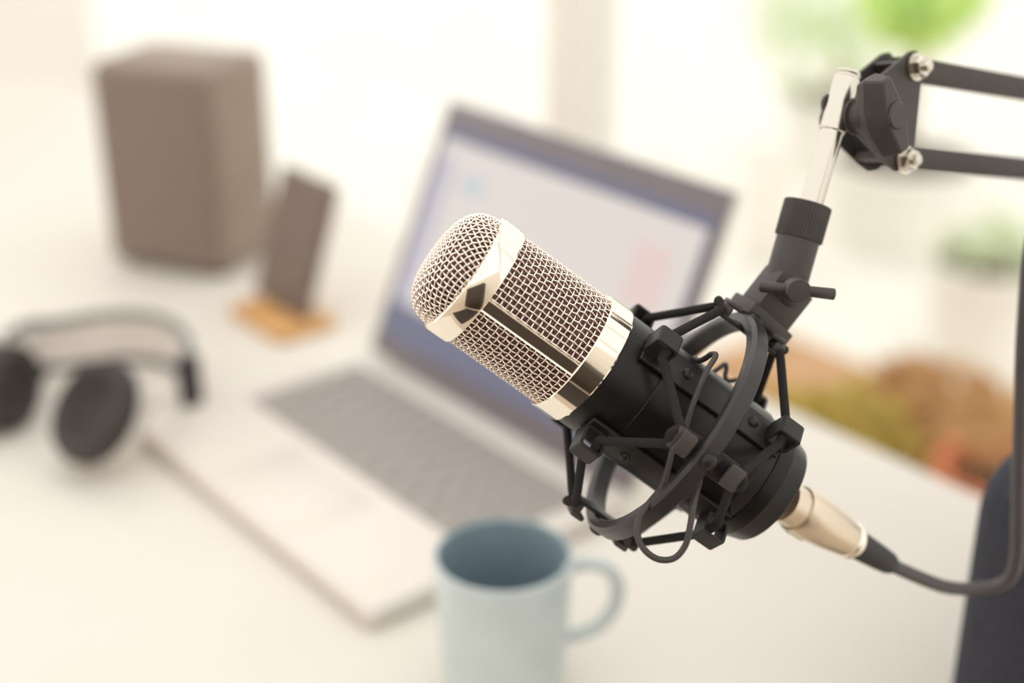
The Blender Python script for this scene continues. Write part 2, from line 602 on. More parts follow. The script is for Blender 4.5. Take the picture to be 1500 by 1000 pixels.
sb.prism([q0, q0 + V((0.050, 0, 0)), q0 + V((0.050, 0.026, 0.066)), q0 + V((0, 0.026, 0.066))], V((0, 0.005, -0.001)))
sb.build('back_rest', WOOD, ws)

# ------------------------------------------------------------------ headphones lying on their side
hp_c = gnd(150, 600)
hph = empty('headphones', hp_c.copy(), 'black and silver over-ear headphones lying on their side on the desk', 'headphones')
low = [(20, 566), (52, 546), (92, 543), (135, 535), (185, 530), (228, 533), (262, 545), (283, 570), (279, 596)]
lowp = spline([gnd(x, y) + ZX * 0.003 for x, y in low], 6)
BWD = 0.041
MB().tube(lowp, 0.0030, n=8).build('lower_rail', HPB, hph, smooth=80)
MB().tube([p + ZX * BWD for p in lowp], 0.0040, n=8).build('upper_rail', HPG, hph, smooth=80)
bd = MB()
k = len(lowp)
for i in range(k - 1):
    a, c = lowp[i], lowp[i + 1]
    nn = (c - a).cross(ZX).normalized() * 0.001
    bd.add([a - nn + ZX * .003, c - nn + ZX * .003, c - nn + ZX * (BWD - .003), a - nn + ZX * (BWD - .003),
            a + nn + ZX * .003, c + nn + ZX * .003, c + nn + ZX * (BWD - .003), a + nn + ZX * (BWD - .003)],
           [(0, 1, 2, 3), (7, 6, 5, 4), (0, 4, 5, 1), (3, 2, 6, 7)])
bd.build('headband', HPL, hph, smooth=60)
yb = gnd(282, 592)
MB(Matrix.Translation(yb) @ Matrix.Rotation(radians(-25), 4, 'Z')).box((0, 0, 0.021), (0.012, 0.018, 0.042), bev=0.003).build('slider', HPB, hph)


def cup(center, axis, R, depth, shell, name_pad='ear_pad', name_cup='ear_cup'):
    M = frame(center, z=axis, x=ZX)
    MB(M).lathe([(0, -depth), (R * .55, -depth), (R * .85, -depth * .85), (R * .97, -depth * .55), (R * .97, 0.0), (0, 0.0)], n=48).build(name_cup, shell, hph, smooth=50)
    MB(M).lathe([(0, 0.004), (R * .45, 0.004), (R * .58, 0.008), (R * .75, 0.016), (R * .92, 0.0155), (R, 0.009), (R * .97, 0.0005), (0, 0.0005)], n=48).build(name_pad, HPP, hph, smooth=60)


R1 = 0.0395
c1 = gnd(150, 607, 0.0405)
ax1 = (V((-0.55, -0.55, 0.62))).normalized()
cup(c1, ax1, R1, 0.018, HPS)
arm = MB().tube(spline([c1 - ax1 * 0.010 + V((0.027, 0.012, 0.006)), c1 + V((0.042, 0.036, 0.0)), yb + V((-0.012, -0.004, 0.024)), yb + ZX * 0.024], 6), 0.004, n=8)
arm.build('yoke', HPS, hph, smooth=80)
c2 = gnd(2, 566, 0.034)
ax2 = V((0.35, -0.9, 0.05)).normalized()
M2 = frame(c2, z=V((0.95, -0.25, 0.0)).normalized(), x=ZX)
MB(M2).lathe([(0, -0.030), (0.020, -0.030), (0.030, -0.025), (0.0335, -0.014), (0.0335, 0.0), (0, 0.0)], n=48).build('ear_cup', HPB, hph, smooth=50)
MB(M2).lathe([(0, 0.004), (0.015, 0.004), (0.02, 0.009), (0.026, 0.016), (0.031, 0.0155), (0.034, 0.009), (0.033, 0.0005), (0, 0.0005)], n=48).build('ear_pad', HPP, hph, smooth=60)
MB().tube(spline([c2 + V((0.0, 0.02, 0.006)), gnd(35, 545, 0.02), gnd(60, 545, 0.02)], 5), 0.010, n=10, flat=0.8).build('yoke', HPB, hph, smooth=80)

# ------------------------------------------------------------------ chair at the right-hand end of the desk
ch_h, ch_n = -0.300, 0.508
ctop = 0.715
top_z = 0.930
chair = empty('office_chair', hn(ch_h - 0.2, ch_n + 0.23, 0), 'charcoal navy upholstered chair with rounded back at the desk end', 'chair')
CW_, CHh, CT = 0.44, top_z - 0.53, 0.045
pts = []
cr = 0.022
for (cx, cz, a0) in ((CW_ - cr, cr, -90), (CW_ - cr, CHh - cr, 0), (cr, CHh - cr, 90), (cr, cr, 180)):
    for i in range(7):
        a = radians(a0 + 15 * i)
        pts.append((cx + cr * cos(a), cz + cr * sin(a)))
rings = []
for (dy, ins) in ((0, 0.012), (0.004, 0.004), (0.012, 0.0), (CT - 0.012, 0.0), (CT - 0.004, 0.004), (CT, 0.012)):
    rings.append([hn(ch_h + dy, 0, 0) + NX * (ch_n + ins + (x) * (CW_ - 2 * ins) / CW_) + ZX * (0.53 + ins + z * (CHh - 2 * ins) / CHh) for x, z in pts])
MB().loft(rings).build('backrest', CHAIR, chair, smooth=50)
MB(RM).box((ch_h - 0.22, ch_n + CW_ / 2, 0.455), (0.44, 0.44, 0.07), bev=0.025, seg=3).build('seat', CHAIR, chair, smooth=50)
MB().tube(spline([hn(ch_h - 0.05, ch_n + CW_ / 2, 0.41), hn(ch_h + 0.05, ch_n + CW_ / 2, 0.42), hn(ch_h + 0.065, ch_n + CW_ / 2, 0.55), hn(ch_h + 0.052, ch_n + CW_ / 2, 0.70)], 6), 0.018, n=10, flat=0.5).build('back_support', CHAIRM, chair, smooth=60)
for dx in (-0.40, -0.04):
    for dy in (0.04, CW_ - 0.04):
        MB().tube([hn(ch_h + dx, ch_n + dy, 0.43), hn(ch_h + dx * 1.03, ch_n + dy, 0.0)], [0.016, 0.011], n=12).build('leg', CHAIRM, chair, smooth=60)

# ------------------------------------------------------------------ terrace planting, far out of focus
def leaves(mb, c, rad, n, size, seedv, squash=0.8):
    rnd = random.Random(seedv)
    vs, fs = [], []
    for i in range(n):
        d = V((rnd.gauss(0, 1), rnd.gauss(0, 1), rnd.gauss(0, 1))).normalized() * (rnd.random() ** 0.45)
        p = c + V((d.x * rad, d.y * rad, d.z * rad * squash))
        u = V((rnd.uniform(-1, 1), rnd.uniform(-1, 1), rnd.uniform(-1, 1))).normalized()
        w = u.orthogonal().normalized()
        nn = u.cross(w)
        s = size * rnd.uniform(0.6, 1.3)
        o = len(vs)
        vs += [p - u * s, p + w * s * .4 + nn * s * .08, p + u * s, p - w * s * .4 + nn * s * .08]
        fs.append((o, o + 1, o + 2, o + 3))
    mb.add(vs, fs)


def pot(M, R, h, m, parent):
    MB(M).lathe([(0, 0), (R * .72, 0), (R * .94, h * .84), (R, h * .84), (R, h), (R * .88, h), (R * .86, h * .9), (0, h * .9)], n=40).build('pot', m, parent, smooth=40)
    MB(M).lathe([(0, h * .93), (R * .86, h * .93), (R * .84, h * .905), (0, h * .905)], n=24).build('soil', SOIL, parent)


def planted(name, p, R, h, pm, lm, crad, cz, n, size, seedv, label, cat='plant', group=None, trunk=True):
    e = empty(name, p, label, cat, group)
    pot(Matrix.Translation(p), R, h, pm, e)
    if trunk:
        MB().tube([p + ZX * (h * .92), p + ZX * (cz + 0.02) + V((.01, 0, 0))], [0.02, 0.01], n=8).build('stem', BARK, e)
    mb = MB()
    leaves(mb, p + ZX * cz, crad, n, size, seedv)
    mb.build('foliage', lm, e, smooth=0)
    return e


FL = -0.02


def fl(px, py):
    return gnd(px, py, FL, base=0.0)


def ext(px, py, n):
    """terrace position below picture column px, at distance n from the room axis"""
    d = RI * ((px - 750) / FPX) + UP * ((500 - py) / FPX) + FW
    d.z = 0
    p = d * (n / d.dot(NX))
    return V((p.x, p.y, FL))


# low terracotta trough and olive-yellow tufts just outside
TRM = RM.copy()
tc_ = ext(1430, 600, 1.85)
TRM.translation = tc_
tr = empty('planter_trough', tc_.copy(), 'long terracotta trough standing on the pale terrace beyond the desk', 'planter')
MB(TRM).box((0, 0, 0.085), (1.05, 0.26, 0.17), bev=0.02).build('trough', TERRA, tr)
MB(TRM).box((0, 0, 0.173), (0.98, 0.20, 0.012)).build('soil', TERRA, tr)

RUSS = mat('russet_leaf', (0.66, 0.38, 0.18), rough=0.6, col2=(0.56, 0.36, 0.12), scale=6, trans=0.35)
planted('tufted_plant', ext(1228, 620, 1.30), 0.075, 0.30, TERRA, LEAFY, 0.105, 0.405, 600, 0.028, 40, 'olive yellow tufted plant in a clay pot just beyond the desk edge', trunk=False)
planted('tufted_plant', ext(1365, 620, 1.62), 0.09, 0.18, TERRA, RUSS, 0.13, 0.30, 500, 0.03, 41, 'russet brown tufted plant in front of the long trough', trunk=False)
planted('red_pot_plant', ext(1478, 610, 1.37), 0.075, 0.44, REDP, RUSS, 0.06, 0.49, 60, 0.02, 50, 'tall orange red pot with a sparse russet plant behind the chair back', trunk=False)


def bush(name, px, py, dist, crad, n, size, m, lab, seedv, R=0.2, h=0.22):
    d = (RI * ((px - 750) / FPX) + UP * ((500 - py) / FPX) + FW)
    d = d / sqrt(d.x ** 2 + d.y ** 2)
    c = CAM + d * dist
    p = V((c.x, c.y, FL))
    planted(name, p, R, h, TERR, m, crad, c.z - FL, n, size, seedv, lab, 'shrub')


bush('green_shrub', 1350, -5, 3.6, 0.15, 420, 0.05, LEAFG, 'bright green potted shrub outside above the boom arm', 3)
bush('pale_shrub', 1450, 385, 2.9, 0.12, 90, 0.04, LEAFP, 'pale green loose shrub outside at the right edge', 4, R=0.13)
bush('pale_shrub', 1230, 40, 4.2, 0.28, 170, 0.05, LEAFP, 'pale thin shrub outside left of the bright green one', 5, R=0.15)
# outdoor post
pp = ext(1120, 300, 2.6)
MB(Matrix.Translation(pp)).box((0, 0, 0.15), (0.10, 0.10, 0.30), bev=0.01).build('garden_post', FRAME)
tag(bpy.data.objects['garden_post'], 'beige wooden post standing on the terrace beyond the laptop', 'post')
bpy.data.objects['garden_post'].name = 'garden_post'

# unseen dark furniture added on the room side to darken the chrome's reflections
CABM = mat('dark_walnut', (0.05, 0.032, 0.022), rough=0.5, col2=(0.03, 0.02, 0.015), scale=8, stretch=(1, 1, 8))
RUG = mat('charcoal_reflection_rug', (0.045, 0.035, 0.03), rough=0.95, noise_amt=0.3, scale=200, bump=0.5)
cbn = empty('reflection_sideboard', hn(1.27, -1.05, 0), 'unseen dark walnut cabinet added for chrome reflections', 'cabinet')
MB(RM).box((1.27, -1.05, 0.78), (0.42, 1.5, 1.5), bev=0.01).build('body', CABM, cbn)
for y in (-1.42, -0.68):
    dd = MB(RM).box((1.048, y, 0.78), (0.02, 0.70, 1.40), bev=0.004).build('door', CABM, cbn)
    MB(RM).box((1.032, y + (0.28 if y < -1 else -0.28), 0.9), (0.016, 0.012, 0.2), bev=0.003).build('handle', STEEL, dd)
tag(MB(RM).box((0.40, -0.78, 0.006), (1.05, 1.05, 0.012), bev=0.004).build('reflection_rug', RUG), 'unseen charcoal mat added on the floor for chrome reflections', 'reflection_rug')

# ------------------------------------------------------------------ microphone
TILT = radians(12)
D = dirc(0.813 * cos(TILT), -0.582 * cos(TILT), sin(TILT))
O = cw(710, 421, 0.506)
MW = -FW
MF = frame(O, z=D, x=MW)                           # x toward the lens, z down the barrel


def cy(s, th, r):
    """point in the microphone's frame: s mm down the barrel, th degrees from the lens side up, r mm out"""
    a = radians(th)
    return V((r * cos(a), -r * sin(a), s)) * 0.001


mic = empty('condenser_microphone', MF.copy(), 'black condenser microphone with champagne wire mesh head, hanging in the mount', 'microphone')


def mm(prof):
    return [(r * 0.001, z * 0.001) for r, z in prof]


# grille rings
MB(MF).lathe(mm([(21.2, -9.6), (22.6, -9.8), (23.6, -9.2), (23.9, -8.6), (23.9, -0.7), (23.6, -0.1), (22.0, 0.0), (21.2, -0.4)]), n=128, closed=True).build('top_ring', CHROME, mic, smooth=30)
MB(MF).lathe(mm([(21.5, 38.8), (23.8, 38.8), (24.2, 39.2), (24.2, 48.2), (23.8, 48.8), (21.5, 48.8)]), n=128, closed=True).build('lower_ring', CHROME, mic, smooth=30)
for th in (-13, 167):
    bar = MB(MF)
    vs = []
    secs = [(-7.2, 0.0), (-7.0, 1.0), (-5.6, 1.5), (-3.2, 1.6), (-2.4, 0.95), (2.4, 0.95), (3.2, 1.6), (5.6, 1.5), (7.0, 1.0), (7.2, 0.0)]
    secs = [(-6.6, -0.6), (-6.6, 0.5), (-5.9, 1.0), (-4.9, 0.7), (-4.4, 0.35), (4.4, 0.35), (4.9, 0.7), (5.9, 1.0), (6.6, 0.5), (6.6, -0.6)]
    for s in (-0.6, 39.4):
        for da, dr in secs:
            vs.append(cy(s, th + da, 22.9 + dr))
    k = len(secs)
    bar.add(vs, [(i, (i + 1) % k, k + (i + 1) % k, k + i) for i in range(k)])
    bar.build('grille_bar', CHROME, mic, smooth=25)

# woven wire, cylinder part
PITCHW = 2.28
NA = 64
RW, AMP, WR = 22.55, 0.34, 0.31
g = MB(MF)
nrow = 17
s0 = 0.7
ps = (38.2 - s0) / (nrow)
for j in range(nrow):
    s = s0 + ps * (j + 0.5)
    path = []
    for i in range(NA * 4):
        a = 360 * i / (NA * 4)
        path.append(cy(s, a, RW + AMP * cos(pi * (i / 4.0) + pi * j)))
    g.tube(path, WR * 0.001, n=6, closed=True)
for i in range(NA):
    a = 360 * i / NA
    path = []
    for q in range(nrow * 4 + 5):
        s = s0 + ps * (q - 2) / 4.0
        path.append(cy(s, a, RW - AMP * cos(pi * ((q - 4) / 4.0) + pi * i)))
    g.tube(path, WR * 0.001, n=6, caps=False)
g.build('side_mesh', WIRE, mic, smooth=80)
MB(MF).lathe(mm([(21.3, -0.5), (21.3, 39.2)]), n=96).build('inner_gauze', INNER, mic, smooth=80)

# woven wire, domed head
DR, DH = 21.9, 12.6


def dome(r):
    q = min(1.0, r / DR)
    return DH * max(0.0, 1 - q ** 3.3) ** (1 / 2.3)


# profile by arc length: the flat weave is pressed over the dome
PROF = []
pr, pz, acc = 0.0, dome(0), 0.0
for i in range(0, 2001):
    a = pi / 2 * i / 2000
    r_ = DR * sin(a)
    z_ = dome(r_)
    acc += sqrt((r_ - pr) ** 2 + (z_ - pz) ** 2)
    PROF.append((acc, r_, z_))
    pr, pz = r_, z_
SMAX = PROF[-1][0]
TABN = 400
TAB = []
q = 0
for i in range(TABN + 1):
    t_ = SMAX * i / TABN
    while q < len(PROF) - 2 and PROF[q + 1][0] < t_:
        q += 1
    a_, b_ = PROF[q], PROF[q + 1]
    w_ = (t_ - a_[0]) / max(1e-9, b_[0] - a_[0])
    TAB.append((a_[1] + (b_[1] - a_[1]) * w_, a_[2] + (b_[2] - a_[2]) * w_))


def on_dome(rho):
    t = min(TABN - 1e-6, rho / SMAX * TABN)
    i = int(t)
    w = t - i
    r = TAB[i][0] * (1 - w) + TAB[i + 1][0] * w
    z = TAB[i][1] * (1 - w) + TAB[i + 1][1] * w
    i0, i1 = max(0, i - 3), min(TABN, i + 4)
    dr, dz = TAB[i1][0] - TAB[i0][0], TAB[i1][1] - TAB[i0][1]
    L = sqrt(dr * dr + dz * dz)
    return r, z, -dz / L, dr / L


g = MB(MF)
dp = 2.15
nk = int(SMAX / dp)
for fam in (0, 1):
    for k in range(-nk, nk + 1):
        y = (k + 0.0) * dp
        xm = sqrt(max(0, (SMAX - 0.02) ** 2 - y * y))
        if xm < 1.5:
            continue
        path = []
        ns = int(2 * xm / 0.5)
        for i in range(ns + 1):
            u = -xm + 2 * xm * i / ns
            rho = sqrt(u * u + y * y)
            r, z, nr_, nz_ = on_dome(rho)
            cx, cyy = (u / rho, y / rho) if rho > 1e-6 else (1, 0)
            ph_ = (1 if fam == 0 else -1) * AMP * cos(pi * u / dp + pi * k)
            P = V((cx * (r + nr_ * ph_), cyy * (r + nr_ * ph_), z + nz_ * ph_))
            if fam:
                P = V((P.y, P.x, P.z))
            ca, sa = cos(radians(14)), sin(radians(14))
            P = V((P.x * ca - P.y * sa, P.x * sa + P.y * ca, P.z))
            path.append(V((P.x, P.y, -9.4 - P.z)) * 0.001)
        g.tube(path, 0.39 * 0.001, n=6, caps=False)
g.build('head_mesh', WIRE, mic, smooth=80)
prof = []
for i in range(24):
    a = pi / 2 * i / 23
    r = (DR) * sin(a)
    prof.append((max(r - 0.9 * sin(a), 0), -9.4 - dome(min(r, DR)) + 1.1))
MB(MF).lathe(mm(prof), n=72).build('inner_gauze', INNER, mic, smooth=80)

# barrel
MB(MF).lathe(mm([(0, 48.0), (23.0, 48.0), (23.4, 49.2), (23.4, 119), (23.3, 119.4), (22.8, 119.6), (23.2, 120), (23.3, 120.6), (23.3, 125.6), (23.1, 126.0), (20.9, 133.2), (20.3, 133.8), (9.2, 134.2), (9.2, 133.0), (0, 133.0)]), n=128).build('barrel', BLACK, mic, smooth=20)
MB(MF).lathe(mm([(0, 133.0), (8.6, 133.1), (8.6, 136.0), (0, 136.0)]), n=48).build('socket', STEEL, mic, smooth=30)

# ------------------------------------------------------------------ shock mount
MF = MF @ Matrix.Rotation(radians(5), 4, 'Z')      # the mount sits slightly turned on the barrel
CRD = 24.2
mt = empty('shock_mount', frame(MF @ cy(90, 0, 0), z=D, x=MW), 'black ring shock mount with elastic cords gripping the microphone', 'shock mount')
# inner cradle: two half shells split by slots
cr_ = MB(MF)
for a0, a1 in ((-88, 88), (92, 268)):
    cr_.lathe(mm([(23.5, 66.0), (CRD - 0.2, 66.0), (CRD, 66.3), (CRD, 114.4), (CRD - 0.2, 114.7), (23.5, 114.7)]), n=60, closed=True, a0=radians(a0), a1=radians(a1))
cr_.build('cradle', BLACK, mt, smooth=25)
ANG = (45, 135, -135, -45)


def radial_frame(s, th, r):
    a = radians(th)
    o = MF @ cy(s, th, r)
    rad = (MF.to_3x3() @ V((cos(a), -sin(a), 0))).normalized()
    return frame(o, z=D, x=rad)                     # x outward, z down the barrel, y tangential


FL_S, RL_S, LR = 59.0, 115.0, 31.9
for th in ANG:
    st = MB(MF)
    # curved clamp strip
    vs, fs = [], []
    for (r0, r1, da) in ((CRD + .1, CRD + 2.0, 14.0),):
        n = 8
        ring = [(r0, -da + 2 * da * i / n) for i in range(n + 1)] + [(r1, da - 2 * da * i / n) for i in range(n + 1)]
        for s in (55.0, 118.0):
            for r, a in ring:
                vs.append(cy(s, th + a, r))
        k = len(ring)
        fs = [tuple(range(k)), tuple(reversed(range(k, 2 * k)))] + [(i, (i + 1) % k, k + (i + 1) % k, k + i) for i in range(k)]
    st.add(vs, fs)
    so = st.build('clamp_strip', BLACKP, mt, smooth=25, bev=0.0003)
    for s in (73.5, 104.0):
        M = radial_frame(s, th, CRD + 1.9)
        M = M @ Matrix.Rotation(pi / 2, 4, 'Y')
        MB(M).lathe(mm([(0, 1.3), (1.3, 1.2), (2.0, 0.7), (2.15, 0.0), (2.15, -0.3), (0, -0.3)]), n=20).build('rivet', BLACKP, so, smooth=50)
    for s in (FL_S, RL_S):
        M = radial_frame(s, th, LR - 1.2)
        lp = MB(M)
        # square link: outline in the radial/axial plane, pushed tangentially
        def rr(hx, hz, c, nn=4):
            out = []
            for (cx, cz, a0) in ((hx - c, hz - c, 0), (-(hx - c), hz - c, 90), (-(hx - c), -(hz - c), 180), (hx - c, -(hz - c), 270)):
                for i in range(nn + 1):
                    a = radians(a0 + 90 * i / nn)
                    out.append((cx + c * cos(a), cz + c * sin(a)))
            return out
        oo, ii = rr(5.0, 4.8, 1.5), rr(3.7, 3.5, 0.8)
        hy = 3.7
        vs = []
        for y in (-hy, hy):
            for x, z in oo:
                vs.append(V((x, y, z)) * 0.001)
            for x, z in ii:
                vs.append(V((x, y, z)) * 0.001)
        k = len(oo)
        fs = []
        for i in range(k):
            j = (i + 1) % k
            fs += [(i, j, k + j, k + i), (2 * k + j, 2 * k + i, 3 * k + i, 3 * k + j), (j, i, 2 * k + i, 2 * k + j), (k + i, k + j, 3 * k + j, 3 * k + i)]
        lp.add(vs, fs)
        lp.build('cord_link', BLACKP, so, smooth=30, bev=0.0003)

# outer ring
RS, RR = 87.0, 46.0
prof = [(-2.4, -2.9), (-1.6, -3.7), (1.3, -3.7), (2.7, -2.4), (2.7, 2.6), (2.2, 3.0), (1.2, 3.6), (-1.6, 3.7), (-2.4, 2.9)]
MB(MF).lathe(mm([(RR + a, RS + b_) for a, b_ in prof]), n=128, closed=True).build('outer_ring', RINGM, mt, smooth=28)
# posts through the ring, with a cord hook at either end
PF, PR = 75.5, 100.5
for th in (0, 90, 180, -90):
    M = radial_frame((PF + PR) / 2, th, RR + 0.2)
    po = MB(M)
    po.box((-3.4, 0, 0) if False else (-0.0035, 0, 0), (0.0016, 0.0095, (PR - PF + 2) * 0.001), bev=0.0005)
    po.box((-0.0018, 0, 0), (0.003, 0.006, 0.009), bev=0.0005)
    pst = po.build('ring_post', BLACKP, mt, smooth=30)
    MR_ = M @ Matrix.Translation((0.0027, 0, 0)) @ Matrix.Rotation(pi / 2, 4, 'Y')
    MB(MR_).lathe(mm([(0, 1.5), (1.8, 1.3), (2.7, 0.6), (2.9, -0.2), (0, -0.2)]), n=24).build('rivet', BLACKP, pst, smooth=50)
    for sg, s in ((-1, PF), (1, PR)):
        MH_ = radial_frame(s, th, RR + 0.2)
        hk = MB(MH_)
        hk.box((-0.0012, 0, 0), (0.0045, 0.0085, 0.0050), bev=0.0012)
        hk.box((0.0018, 0, -sg * 0.0022), (0.0022, 0.0085, 0.0060), bev=0.0009)
        hk.build('cord_hook', BLACKA, pst, smooth=30)

# elastic cords: zigzag round the mount, post hook to link and on to the next hook
CRAD = 0.00165
for (sp_, sl, sg) in ((PF, FL_S, -1), (PR, RL_S, 1)):
    pts_ = []
    for q in range(4):
        th = 90 * q
        pts_ += [cy(sp_ + sg * 1.2, th - 4.5, RR - 1.5), cy(sp_ + sg * 3.4, th, RR + 0.2), cy(sp_ + sg * 1.2, th + 4.5, RR - 1.5)]
        pts_ += [cy(sl - sg * 1.2, th + 45 - 9.5, LR - 0.5), cy(sl - sg * 2.4, th + 45, LR + 1.6), cy(sl - sg * 1.2, th + 45 + 9.5, LR - 0.5)]
    full = []
    k = len(pts_)
    for i in range(k):
        a, b_ = pts_[i], pts_[(i + 1) % k]
        full.append(a)
        if i % 3 == 2:
            for t_ in (0.1, 0.35, 0.65, 0.9):
                full.append(a.lerp(b_, t_))
    full = spline(full, 4, closed=True)
    MB(MF).tube(full, CRAD, n=12, closed=True).build('elastic_cord', CORD, mt, smooth=80)

# springy wire handles that open the cradle
w1 = [(1030, 672, .492), (1024, 705, .487), (1016, 738, .484), (1011, 770, .483), (1004, 798, .483), (988, 817, .483), (965, 819, .483), (945, 806, .483), (934, 784, .484), (936, 758, .485), (952, 735, .487), (968, 715, .489), (977, 690, .492), (984, 662, .495), (988, 645, .497)]
MB().tube(spline([cw(*p) for p in w1], 6), 0.00115, n=10).build('wire_handle', BLACKA, mt, smooth=80)
w2 = [(1004, 628, .492), (1012, 600, .492), (1022, 572, .493), (1034, 545, .495), (1046, 526, .498), (1048, 519, .500), (1041, 519, .503), (1034, 524, .506), (1024, 528, .509), (1016, 524, .512)]
MB().tube(spline([cw(*p) for p in w2], 6), 0.00105, n=10).build('wire_handle', BLACKA, mt, smooth=80)
w3 = [(1040, 548, .535), (1052, 540, .537), (1062, 533, .54), (1064, 540, .54), (1062, 552, .54), (1068, 558, .54), (1080, 556, .54)]
MB().tube(spline([cw(*p) for p in w3], 6), 0.0009, n=8).build('wire_handle', BLACKA, mt, smooth=80)

# swivel: flange on the ring, block, barrel, thumbscrew, knurled collar
ZS = 0.532
pxm = ZS / FPX
a_dir = dirc(-0.62, -0.785, 0)
BX = dirc(0.785, -0.62, 0)
rot = Matrix.Rotation(radians(-28), 3, a_dir)
bdir = rot @ BX
SWM = frame(cw(1114, 467, ZS), z=a_dir, x=bdir)     # z toward the ring, x across, y depth
sw = MB(SWM)
sw.box((0.0, 0, 0.0), (0.0225, 0.0150, 0.0052), bev=0.0006)
sw.box((0.0, 0, 0.0048), (0.0125, 0.0110, 0.0050), bev=0.0008)
sw.build('mounting_flange', BLACKA, mt, smooth=30)
sw = MB(SWM)
sw.box((0.0, 0, -0.0100), (0.0180, 0.0125, 0.0160), bev=0.0008)
sw.box((-0.0045, 0, -0.0190), (0.0080, 0.0050, 0.0120), bev=0.0008)
sw.build('swivel_block', BLACKA, mt, smooth=30)
pole_dir = (cw(1188, 300, 0.532) - cw(1243, 108, 0.532)).normalized()
bp0 = cw(1172, 340, ZS)
BM_ = frame(bp0, z=pole_dir, x=-FW)
sw = MB(BM_)
sw.lathe(mm([(0, -1), (7.9, -1), (8.1, 0), (8.1, 21.5), (7.9, 24.5), (7.0, 27.0), (5.2, 28.6), (0, 29.2)]), n=64)
sw.build('swivel_barrel', BLACKA, mt, smooth=40)
# knurled collar
kn = MB(BM_)
NK = 44
vs, fs = [], []
lev = [(-11.2, 8.3, 0), (-11.0, 8.7, 0.2), (-10.6, 8.8, 0.3), (2.2, 8.8, 0.3), (2.6, 8.7, 0.2), (2.8, 8.3, 0)]
for z, r, kk in lev:
    for i in range(NK * 2):
        a = 2 * pi * i / (NK * 2)
        rr_ = r + (kk if i % 2 else -kk) * 0.85
        vs.append((rr_ * cos(a) * .001, rr_ * sin(a) * .001, z * .001))
m_ = NK * 2
for q in range(len(lev) - 1):
    for i in range(m_):
        fs.append((q * m_ + i, q * m_ + (i + 1) % m_, (q + 1) * m_ + (i + 1) % m_, (q + 1) * m_ + i))
fs.append(tuple(reversed(range(m_))))
fs.append(tuple((len(lev) - 1) * m_ + i for i in range(m_)))
kn.add(vs, fs)
kn.build('knurled_collar', BLACKA, mt, smooth=20)
# thumbscrew
ts0 = cw(1156, 417, ZS - 0.006)
tdir = (cw(1168, 425, ZS - 0.020) - ts0).normalized()
TM = frame(ts0, z=tdir, x=RI)
th_ = MB(TM)
th_.lathe(mm([(0, -1), (6.0, -1), (6.0, 4.0), (5.0, 4.2), (3.6, 4.4), (3.6, 9.0), (4.2, 9.6), (4.5, 10.2), (4.5, 16.6), (4.1, 17.2), (0, 17.4)]), n=40)
ths = th_.build('thumbscrew', BLACKA, mt, smooth=35)
hc = ts0 + tdir * 0.0135
wa, wb = cw(1113, 419, ZS - 0.014), cw(1223, 431, ZS - 0.019)
MB().tube([hc, hc.lerp(wa, .5), wa.lerp(hc, .03), wa], [0.0019, 0.0021, 0.0022, 0.0016], n=10).build('wing', BLACKA, ths, smooth=60)
MB().tube([hc, hc.lerp(wb, .5), wb.lerp(hc, .03), wb], [0.0019, 0.0021, 0.0022, 0.0016], n=10).build('wing', BLACKA, ths, smooth=60)

# ------------------------------------------------------------------ boom arm
ZP = 0.532
arm_base = hn(-0.362, 0.765, TZ)
ba = empty('microphone_boom_arm', arm_base.copy(), 'black parallel bar boom arm with chrome rod holding the mount', 'boom arm')
pa, pb = cw(1181, 325, ZP - .004), cw(1219, 192, ZP)
ptop = cw(1243, 108, ZP)
PD = (pa - ptop).normalized()
MB(frame(ptop, z=PD, x=-FW)).lathe(mm([(0, 20), (4.35, 20), (4.35, 60), (0, 60)]), n=40).build('chrome_rod', STEEL, ba)
sl = MB(frame(ptop, z=PD, x=-FW))
sl.lathe(mm([(0, -0.9), (4.0, -0.9), (4.7, -0.5), (4.85, 0.3), (4.5, 0.8), (4.5, 1.6), (4.85, 2.0), (4.85, 22.6), (4.6, 23.0), (0, 23.0)]), n=48)
sl.build('chrome_sleeve', STEEL, ba, smooth=30)
AX = dirc(0.60, -0.10, -0.79)                       # knob axis, out of the near plate


def pl(px, py, off=0.0):
    """point on the near plate plane (+off along the knob axis)"""
    base = cw(1300, 160, 0.541)
    d = RI * ((px - 750) / FPX) + UP * ((500 - py) / FPX) + FW
    t_ = (base - CAM).dot(AX) / d.dot(AX)
    return CAM + d * t_ + AX * off


near = [(1243, 172), (1249, 152), (1288, 113), (1333, 76), (1342, 74), (1349, 81), (1350, 119), (1341, 208), (1334, 240), (1325, 250), (1313, 252), (1298, 241), (1250, 191), (1243, 182)]
GAP = 0.0128
pn = [pl(x, y) for x, y in near]
MB().prism(pn, -AX * 0.0013).build('bracket_plate', BLACKA, ba, smooth=25)
MB().prism([p - AX * GAP for p in pn], -AX * 0.0013).build('bracket_plate', BLACKA, ba, smooth=25)
wbm = MB()
wbm.prism([pl(1318, 92, -0.0012), pl(1322, 88, -0.0012), pl(1322, 88, -GAP), pl(1318, 92, -GAP)], (pl(1345, 120) - pl(1330, 90)) * 0.9)
wbm.build('bracket_web', BLACKA, ba, smooth=25)
wbm = MB()
wbm.prism([pl(1290, 232, -0.0012), pl(1300, 238, -0.0012), pl(1300, 238, -GAP), pl(1290, 232, -GAP)], (pl(1300, 220) - pl(1300, 238)) * 0.6)
wbm.build('bracket_web', BLACKA, ba, smooth=25)

# bars
def armbar(p0, p1, wdt, nm, dep=0.008):
    d_ = (p1 - p0).normalized()
    M = frame(p0, z=d_, x=AX)
    L = (p1 - p0).length
    return MB(M).box((0, 0, L / 2), (dep, wdt, L), bev=0.0008).build(nm, BLACKA, ba, smooth=30)


